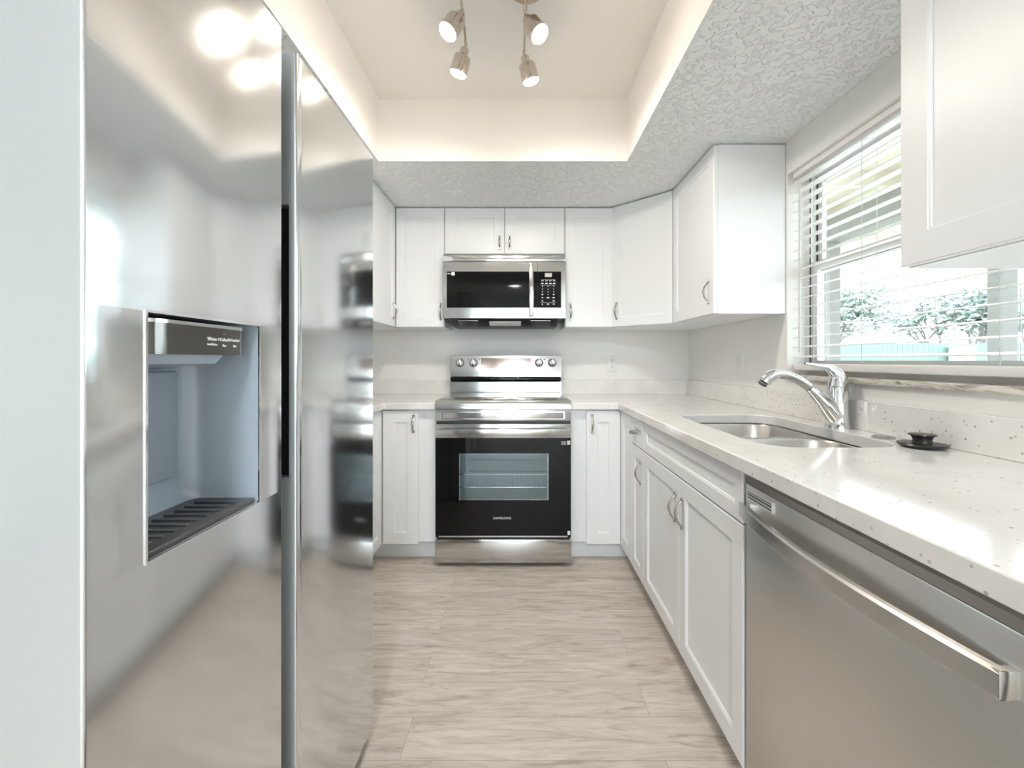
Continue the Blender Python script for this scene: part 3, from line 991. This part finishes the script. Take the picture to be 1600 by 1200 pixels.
for z in (1.614, 1.597, 1.580, 1.563):
    for x in (0.133, 0.168, 0.203):
        key(x, z, 0.003 if z > 1.57 or x == 0.168 else 0.010, 0.006)
for x, z, w in ((0.133, 0, 0.008), (0.168, 0, 0.016), (0.203, 0, 0.014)):
    key(x, 1.543, w, 0.005)
    key(x, 1.503, w * 0.8, 0.005)
key(0.133, 1.524, 0.008, 0.005)
key(0.203, 1.524, 0.012, 0.005)
key(0.168, 1.656, 0.09, 0.0012)
key(0.168, 1.622, 0.09, 0.0012)
key(0.168, 1.513, 0.09, 0.0012)
part('keypad_legends', bm, M['print'], cp)
bm = new()
prism(bm, [(2.715, MZ0 + 0.002), (2.800, 1.374), (3.06, 1.374), (3.09, MZ0 + 0.002)], 'x', MX0 + 0.045, MX1 - 0.045)
un = part('underside', bm, M['black'], t, 'black sloping underside')
for a, b_ in ((MX0 + 0.09, -0.27), (0.06, MX1 - 0.09)):
    part('grease_filter', prism(new(), [(2.735, 1.4054), (2.795, 1.3751), (2.795, 1.3731), (2.735, 1.4034)], 'x', a, b_), M['nickel'], un)
part('task_light', prism(new(), [(2.745, 1.4004), (2.79, 1.3775), (2.79, 1.3755), (2.745, 1.3984)], 'x', -0.20, 0.0), M['white'], un)

# ------------------------------------------------------------------ refrigerator (faces +X)
FXF = -0.450
Y0, Y1, YL, YR = 0.447, 1.326, 0.820, 0.872
t = thing('refrigerator', 'tall side-by-side stainless steel refrigerator with dispenser', 'refrigerator', (-0.95, (Y0 + Y1) / 2, 0))
part('cabinet_body', box(new(), -1.38, -0.586, Y0 + 0.006, Y1 - 0.006, 0.03, 1.755, 0.004), M['fridge_side'], t, 'painted silver side walls')
part('gasket', box(new(), -0.5855, -0.5735, Y0 + 0.012, Y1 - 0.012, 0.07, 1.75), M['black'], t)
ZB, ZTP = 0.052, 1.776
XB = -0.573


def rounded_col(bm, x0, x1, y0, y1, z0, z1, r0, r1):
    """upright slab whose two front (+X) edges are rounded by r0 (at y0) and r1 (at y1)"""
    pts = [(x0, y0)]
    for i in range(6):
        a = -PI / 2 + PI / 2 * i / 5
        pts.append((x1 - r0 + r0 * math.cos(a), y0 + r0 + r0 * math.sin(a)))
    for i in range(6):
        a = PI / 2 * i / 5
        pts.append((x1 - r1 + r1 * math.cos(a), y1 - r1 + r1 * math.sin(a)))
    pts.append((x0, y1))
    return prism(bm, pts, 'z', z0, z1)


def side_faces(bm):
    bm.normal_update()
    for f in bm.faces:
        f.material_index = 1 if abs(f.normal.x) < 0.2 else 0


# freezer door with the dispenser niche
ny0, ny1, nz0, nz1, ND = 0.522, 0.748, 0.911, 1.2145, 0.118
bm = new()
rounded_col(bm, XB, FXF, Y0, YL, ZB, nz0, 0.004, 0.004)
rounded_col(bm, XB, FXF, Y0, YL, nz1, ZTP + 0.002, 0.004, 0.004)
rounded_col(bm, XB, FXF, Y0, ny0, nz0, nz1, 0.004, 0.0003)
rounded_col(bm, XB, FXF, ny1, YL, nz0, nz1, 0.0003, 0.004)
bmesh.ops.remove_doubles(bm, verts=bm.verts, dist=1e-5)
side_faces(bm)
fd = part('freezer_door', bm, [M['fridge'], M['fridge_side']], t, 'left door with the water and ice dispenser')
ds = part('dispenser', None or (lambda b: (ring_yz(b, FXF - 0.001, FXF + 0.0015, ny0 - 0.0015, ny1 + 0.0015, nz0 - 0.0015, nz1 + 0.0015, 0.003)))(new()), M['chrome'], t, 'water and ice dispenser niche')
bm = new()
xn = FXF - ND
def inset(x, i, r):
    pts = rrect(ny0 + i, ny1 - i, nz0 + i, nz1 - i, r, 0, 4)
    return [Vector((x, p.x, p.y)) for p in pts]
loops(bm, [inset(FXF, 0.0008, 0.010), inset(FXF - 0.03, 0.001, 0.012), inset(xn + 0.030, 0.002, 0.014), inset(xn + 0.017, 0.006, 0.014), inset(xn + 0.007, 0.013, 0.014), inset(xn + 0.0015, 0.022, 0.014), inset(xn, 0.034, 0.012)], cap0=False, cap1=True)
part('niche_liner', bm, M['disp_wall'], ds, 'slate grey niche liner', angle=60)
bm = new()
pts = [(xn + 0.001, ny0 + 0.003)]
xf = FXF - 0.008
for yc, r_, a0 in ((ny0 + 0.043, 0.040, -PI / 2), (0.718 - 0.008, 0.008, 0.0)):
    for i in range(7):
        a = a0 + PI / 2 * i / 6
        pts.append((xf - r_ + r_ * math.cos(a), yc + r_ * math.sin(a)))
pts.append((xn + 0.001, 0.718))
prism(bm, pts, 'z', 1.163, 1.203)
cpn = part('control_panel', bm, M['disp_panel'], ds, 'glossy dark control panel with white legends', angle=50)
bm = new()
prism(bm, [(a + (FXF - 0.06 - a) * 0.0 + 0.0015 if a > xn + 0.01 else a, b) for a, b in pts], 'z', 1.2032, 1.2080)
part('panel_cap', bm, M['chrome'], cpn, angle=50)
bm = new()
prism(bm, [(xn + 0.001, 1.163), (FXF - 0.022, 1.163), (FXF - 0.034, 1.150), (xn + 0.001, 1.142)], 'y', ny0 + 0.012, 0.690)
part('nozzle_housing', bm, M['disp_wall'], ds)
RIGHT = Matrix.Rotation(PI / 2, 4, 'Z') @ FRONT        # text read from +X
bm = new()
for s, yy, zz, sz in (('Water', 0.645, 1.1865, 0.0072), ('Cubed', 0.671, 1.1865, 0.0072), ('Crushed', 0.6955, 1.1865, 0.0060), ('Lock/Clean', 0.645, 1.1785, 0.0044), ('Ice', 0.671, 1.1775, 0.0055), ('Ice', 0.6955, 1.1775, 0.0055), ('I', 0.6585, 1.1865, 0.006), ('I', 0.6825, 1.1865, 0.006), ('- -', 0.671, 1.1955, 0.005)):
    text(bm, s, sz, Matrix.Translation((FXF - 0.0072, yy, zz)) @ RIGHT, 0.0008)
part('panel_lettering', bm, M['print'], cpn, 'white water and ice legends')
bm = new()
ra = [Vector((xn + 0.004, p.x, p.y)) for p in rrect(0.545, 0.702, 0.968, 1.138, 0.008, 0, 4)]
rb = [Vector((xn + 0.014, p.x, p.y)) for p in rrect(0.545, 0.702, 0.968, 1.138, 0.008, 0, 4)]
rc = [Vector((xn + 0.016, p.x, p.y)) for p in rrect(0.547, 0.700, 0.970, 1.136, 0.007, 0, 4)]
loops(bm, [ra, rb, rc])
part('paddle', bm, M['disp_paddle'], ds, 'flat ice paddle')
bm = new()
box(bm, xn + 0.008, FXF - 0.004, ny0 + 0.005, ny1 - 0.005, nz0 + 0.002, nz0 + 0.010, 0.002)
dt = part('drip_tray', bm, M['disp_tray'], ds, 'dark glossy drip tray')
bm = new()
for i in range(9):
    yy = ny0 + 0.03 + i * 0.0205
    box(bm, xn + 0.030, FXF - 0.022, yy, yy + 0.006, nz0 + 0.0098, nz0 + 0.0118)
part('drip_grate', bm, M['darkgrey'], dt)
# refrigerator door: recessed grip along its near edge
pz0, pz1 = 0.920, 1.467
bm = new()
rounded_col(bm, XB, FXF, YR + 0.020, Y1, ZB, ZTP - 0.004, 0.0003, 0.004)
rounded_col(bm, -0.465, FXF, YR, YR + 0.020, ZB, ZTP - 0.004, 0.004, 0.0003)
box(bm, XB, -0.465, YR, YR + 0.020, ZB, pz0)
box(bm, XB, -0.465, YR, YR + 0.020, pz1, ZTP - 0.004)
bmesh.ops.remove_doubles(bm, verts=bm.verts, dist=1e-5)
side_faces(bm)
rdr = part('refrigerator_door', bm, [M['fridge'], M['fridge_side']], t, 'right door with the recessed grip')
part('grip_recess', box(new(), XB + 0.002, -0.4655, YR + 0.0185, YR + 0.0198, pz0 + 0.001, pz1 - 0.001), M['black'], rdr, 'black recessed grip')
part('hinge_cover', box(new(), -0.60, -0.47, Y1 - 0.09, Y1 - 0.01, ZTP - 0.002, ZTP + 0.016, 0.004), M['darkgrey'], t)
part('base_grille', box(new(), -0.60, -0.50, Y0 + 0.01, Y1 - 0.01, 0.004, 0.049), M['black'], t)
for yy in (Y0 + 0.08, Y1 - 0.08):
    part('foot', lathe(new(), [(0.02, 0), (0.02, 0.029)], (-1.2, yy, 0.0005)), M['black'], t)

# ------------------------------------------------------------------ outlets
def plate(name, label, M4, kind):
    t = thing(name, label, 'outlet', M4.translation)
    bm = box(new(), -0.035, 0.035, -0.006, -0.0005, -0.0575, 0.0575, 0.002)
    R3 = M4.to_3x3().to_4x4()
    bmesh.ops.transform(bm, matrix=R3, verts=bm.verts)
    part('cover_plate', bm, M['white'], t, world=False)
    for s in (-1, 1):
        bm = box(new(), -0.017, 0.017, -0.008, -0.0055, s * 0.022 - 0.015, s * 0.022 + 0.015, 0.001)
        bmesh.ops.transform(bm, matrix=R3, verts=bm.verts)
        k = part('socket', bm, M['white'], t, world=False)
        bm = new()
        for dx in (-0.0065, 0.0065):
            box(bm, dx - 0.0016, dx + 0.0016, -0.0086, -0.0078, s * 0.022 - 0.002, s * 0.022 + 0.007)
        box(bm, -0.0025, 0.0025, -0.0086, -0.0078, s * 0.022 - 0.010, s * 0.022 - 0.005)
        bmesh.ops.transform(bm, matrix=R3, verts=bm.verts)
        part('slots', bm, M['darkgrey'], k, world=False)
    return t


plate('wall_outlet', 'white duplex outlet on the back wall right of the range', Matrix.Translation((0.648, WY, 1.132)), 0)
t = thing('switch_plate', 'white switch plate seen edge-on on the window wall', 'switch', (WX, 2.36, 1.135))
bm = box(new(), -0.0065, -0.0005, -0.036, 0.036, -0.058, 0.058, 0.002)
part('cover_plate', bm, M['white'], t, world=False)
part('rocker', box(new(), -0.0085, -0.006, -0.016, 0.016, -0.033, 0.033, 0.001), M['white'], t, world=False)

# ------------------------------------------------------------------ window blind
t = thing('window_blind', 'white slatted venetian blind hanging in the kitchen window', 'blind', (1.24, 1.25, WIN[2] + 0.02))
by0, by1 = WIN[0] + 0.008, WIN[1] - 0.012
part('headrail', box(new(), 1.212, 1.262, by0, by1, WIN[3] - 0.026, WIN[3] - 0.001, 0.002), M['rail'], t)
bm = new()
zb, zt, ns = 1.172, 1.945, 18
a = math.radians(9)
for i in range(ns + 1):
    zc = zb + (zt - zb) * i / ns
    rings = []
    for s, yy in ((0, by0), (1, by1)):
        top, bot = [], []
        for k in range(7):
            u = -1 + 2 * k / 6
            x, z = u * 0.025, 0.0018 * (1 - u * u)
            xx, zz = x * math.cos(a) + z * math.sin(a), -x * math.sin(a) * -1 + z
            top.append((1.237 + xx, yy, zc + zz + 0.0012))
            bot.append((1.237 + xx, yy, zc + zz - 0.0012))
        rings.append(top + bot[::-1])
    loops(bm, rings)
part('slats', bm, M['slat'], t, angle=40)
part('bottom_rail', box(new(), 1.211, 1.263, by0, by1, 1.112, 1.140, 0.006), M['rail'], t)
for yy in (1.80, 1.545, 1.10, 0.70):
    bm = new()
    for xx in (1.2105, 1.2635):
        tube(bm, [(xx, yy, 1.138), (xx, yy, WIN[3] - 0.026)], 0.0011, 6)
    for i in range(ns + 1):
        zc = zb + (zt - zb) * i / ns
        tube(bm, [(1.2105, yy, zc - 0.006), (1.2635, yy, zc + 0.002)], 0.0006, 5)
    part('ladder_cord', bm, M['cord'], t)
part('tilt_wand', tube(new(), [(1.196, 1.868, 1.93), (1.196, 1.868, 1.19)], 0.0045, 8), M['cord'], t, 'hanging tilt wand')

# ------------------------------------------------------------------ track light
ZA = 2.330
t = thing('track_light', 'brushed nickel ceiling track light with adjustable lit spot heads', 'ceiling light', (0.02, 1.42, CZ))
part('canopy', lathe(new(), [(0.072, -0.0005), (0.072, -0.010), (0.062, -0.024), (0.03, -0.030), (0.002, -0.030)], (0.02, 1.48, CZ), (0, 0, 1), 36), M['bronze'], t, 'round warm nickel canopy')
part('stem', tube(new(), [(0.02, 1.48, CZ - 0.029), (0.014, 1.46, ZA)], 0.007, 12), M['lampmetal'], t)
rod = spline([(0.012, 1.655, ZA), (0.014, 1.50, ZA), (0.016, 1.30, ZA), (0.0, 1.12, ZA), (-0.09, 1.05, ZA), (-0.18, 1.12, ZA), (-0.190, 1.30, ZA), (-0.198, 1.50, ZA), (-0.205, 1.615, ZA)], 8)
part('rail', tube(new(), rod, 0.0048, 10), M['lampmetal'], t, 'bent rod carrying the heads')
# joint on the rail, aim of each head
heads = [((0.012, 1.652, ZA), (0.28, 0.22, -0.93)), ((0.015, 1.475, ZA), (0.50, -0.28, -0.80)),
         ((-0.205, 1.610, ZA), (-0.32, 0.22, -0.92)), ((-0.196, 1.455, ZA), (-0.48, -0.22, -0.84))
        ]
for jp, d in heads:
    d = Vector(d).normalized()
    jp = Vector(jp)
    s = jp + Vector((0, 0, -0.014)) + d * 0.006
    bm = new()
    lathe(bm, [(0.014, 0), (0.016, 0.003), (0.016, 0.022), (0.028, 0.027), (0.031, 0.032), (0.033, 0.086), (0.031, 0.087), (0.029, 0.080)], s, d, 30, True, False)
    hd_ = part('lamp_head', bm, M['lampmetal'], t, angle=40)
    part('swivel', tube(new(), [jp + Vector((0, 0.018, 0)), jp, jp + Vector((0, 0, -0.016)), s + d * 0.004], 0.0062, 10), M['lampmetal'], hd_)
    part('bulb', lathe(new(), [(0.0285, 0.072), (0.0295, 0.086), (0.027, 0.094), (0.015, 0.099), (0.002, 0.100)], s, d, 26), M['bulb'], hd_, 'glowing bulb face')
    l = bpy.data.lights.new('lamp_glow', 'SPOT')
    l.energy = 4.4 if jp.y > 1.55 else 0.7
    l.color = (1.0, 0.93, 0.85)
    l.spot_size, l.spot_blend = math.radians(160), 0.7
    l.shadow_soft_size = 0.02
    lo = bpy.data.objects.new('lamp_glow', l)
    COL.objects.link(lo)
    lo.location = s + d * 0.108 - root_of(t).location
    lo.rotation_euler = Vector((0, 0, -1)).rotation_difference(d).to_euler()
    lo.parent = t

# ceiling dome of the room behind
t = thing('dome_light', 'round white flush ceiling light of the room behind', 'ceiling light', (-0.1, -1.55, CZ))
part('base_ring', lathe(new(), [(0.19, -0.0005), (0.19, -0.025), (0.18, -0.03)], (-0.1, -1.55, CZ), n=40), M['nickel'], t)
part('lamp_shade', lathe(new(), [(0.178, -0.030), (0.165, -0.055), (0.13, -0.078), (0.07, -0.092), (0.003, -0.096)], (-0.1, -1.55, CZ), n=40), M['dome'], t)

# ------------------------------------------------------------------ outdoors
struct('ground', box(new(), -20, 40, -25, 40, -0.30, -0.125), M['grass'])
struct('added_patio', box(new(), 1.40, 7.5, -8.0, 9.0, -0.125, -0.06), M['bounce_paving'])  # paving added to keep green lawn bounce out of the room
struct('added_rear_patio', box(new(), -9.0, 1.35, -9.0, -3.45, -0.125, -0.06), M['bounce_paving'])  # added likewise behind the rear wall, for neutral bounce light
t = thing('fence', 'pale green board fence along the far end of the yard', 'fence', (12.5, 12.0, -0.12))
bm = new()
x = 2.0
while x < 26:
    box(bm, x, x + 0.135, 11.99, 12.01, -0.1, 1.62 + 0.01 * math.sin(x * 7))
    x += 0.142
part('boards', bm, M['fence'], t)
bm = new()
for z in (0.25, 1.30):
    box(bm, 2.0, 26.1, 12.0105, 12.05, z, z + 0.09)
part('back_rails', bm, M['fence'], t)
single('storage_cabinet', box(box(new(), 11.68, 12.06, 11.55, 11.9, -0.12, 1.50, 0.02), 11.66, 12.08, 11.53, 11.92, 1.50, 1.55, 0.01), M['cream'],
       'cream cabinet standing in front of the green fence', 'cabinet')
t = thing('porch', 'grey porch frame of posts and a beam outside the window', 'porch', (3.05, 3.4, -0.12))
part('post', box(new(), 3.0, 3.10, 2.715, 2.80, -0.0595, 2.30), M['post'], t)
part('post', box(new(), 3.0, 3.10, 4.225, 4.315, -0.0595, 2.30), M['post'], t)
part('beam', box(new(), 2.98, 3.12, -1.0, 6.2, 2.30, 2.52), M['post'], t)
bm = new()
for i in range(9):
    yy = -0.6 + i * 0.8
    box(bm, 1.36, 4.3, yy, yy + 0.05, 2.5205, 2.64)
part('rafters', bm, M['cream'], t)
part('roof_deck', box(new(), 1.36, 4.45, -1.1, 6.3, 2.6405, 2.70), M['cream'], t)  # porch roof, extended past the beam to block more sky light


def tree(x, y, h, spread, seed, label):
    rnd = random.Random(seed)
    t = thing('tree', label, 'tree', (x, y, -0.12), 0, 'trees beyond the fence')
    bm, tips = new(), []
    def grow(p, d, ln, r, lev):
        q = p + d * ln
        mid = p + d * ln * 0.5 + Vector((rnd.uniform(-1, 1), rnd.uniform(-1, 1), 0)) * ln * 0.06
        tube(bm, [p, mid, q], [r, r * 0.85, r * 0.68], 6)
        if lev == 0:
            tips.append(q)
            return
        if lev <= 2:
            tips.append(q)
        for _ in range(3 if lev > 1 else 4):
            nd = (d + Vector((rnd.uniform(-1, 1), rnd.uniform(-1, 1), rnd.uniform(-0.35, 0.7))) * 0.85).normalized()
            grow(q, nd, ln * rnd.uniform(0.62, 0.85), r * 0.6, lev - 1)
    base_ = Vector((x, y, -0.13))
    for k in range(3):
        a_ = k * 2.1 + rnd.random()
        grow(base_, Vector((0.35 * math.cos(a_), 0.35 * math.sin(a_), 1)).normalized(), h * 0.28, 0.10, 4)
    part('trunk', bm, M['bark'], t)
    bm = new()
    for q in tips:
        for _ in range(11):
            c = q + Vector((rnd.gauss(0, 1), rnd.gauss(0, 1), rnd.gauss(0, 0.8))) * spread
            u = Vector((rnd.gauss(0, 1), rnd.gauss(0, 1), rnd.gauss(0, 1))).normalized()
            w = u.orthogonal().normalized()
            s = rnd.uniform(0.05, 0.10)
            bm.faces.new([bm.verts.new(c + u * s * 1.5), bm.verts.new(c + w * s * 0.6), bm.verts.new(c - u * s * 1.5), bm.verts.new(c - w * s * 0.6)])
    part('foliage', bm, M['leaf'], t)


tree(9.6, 14.2, 4.6, 0.30, 3, 'leafy tree behind the green fence at the left of the window view')
tree(15.4, 15.2, 4.6, 0.30, 8, 'leafy tree behind the green fence in the middle of the window view')
tree(22.5, 19.5, 5.2, 0.34, 12, 'leafy tree behind the green fence at the right of the window view')
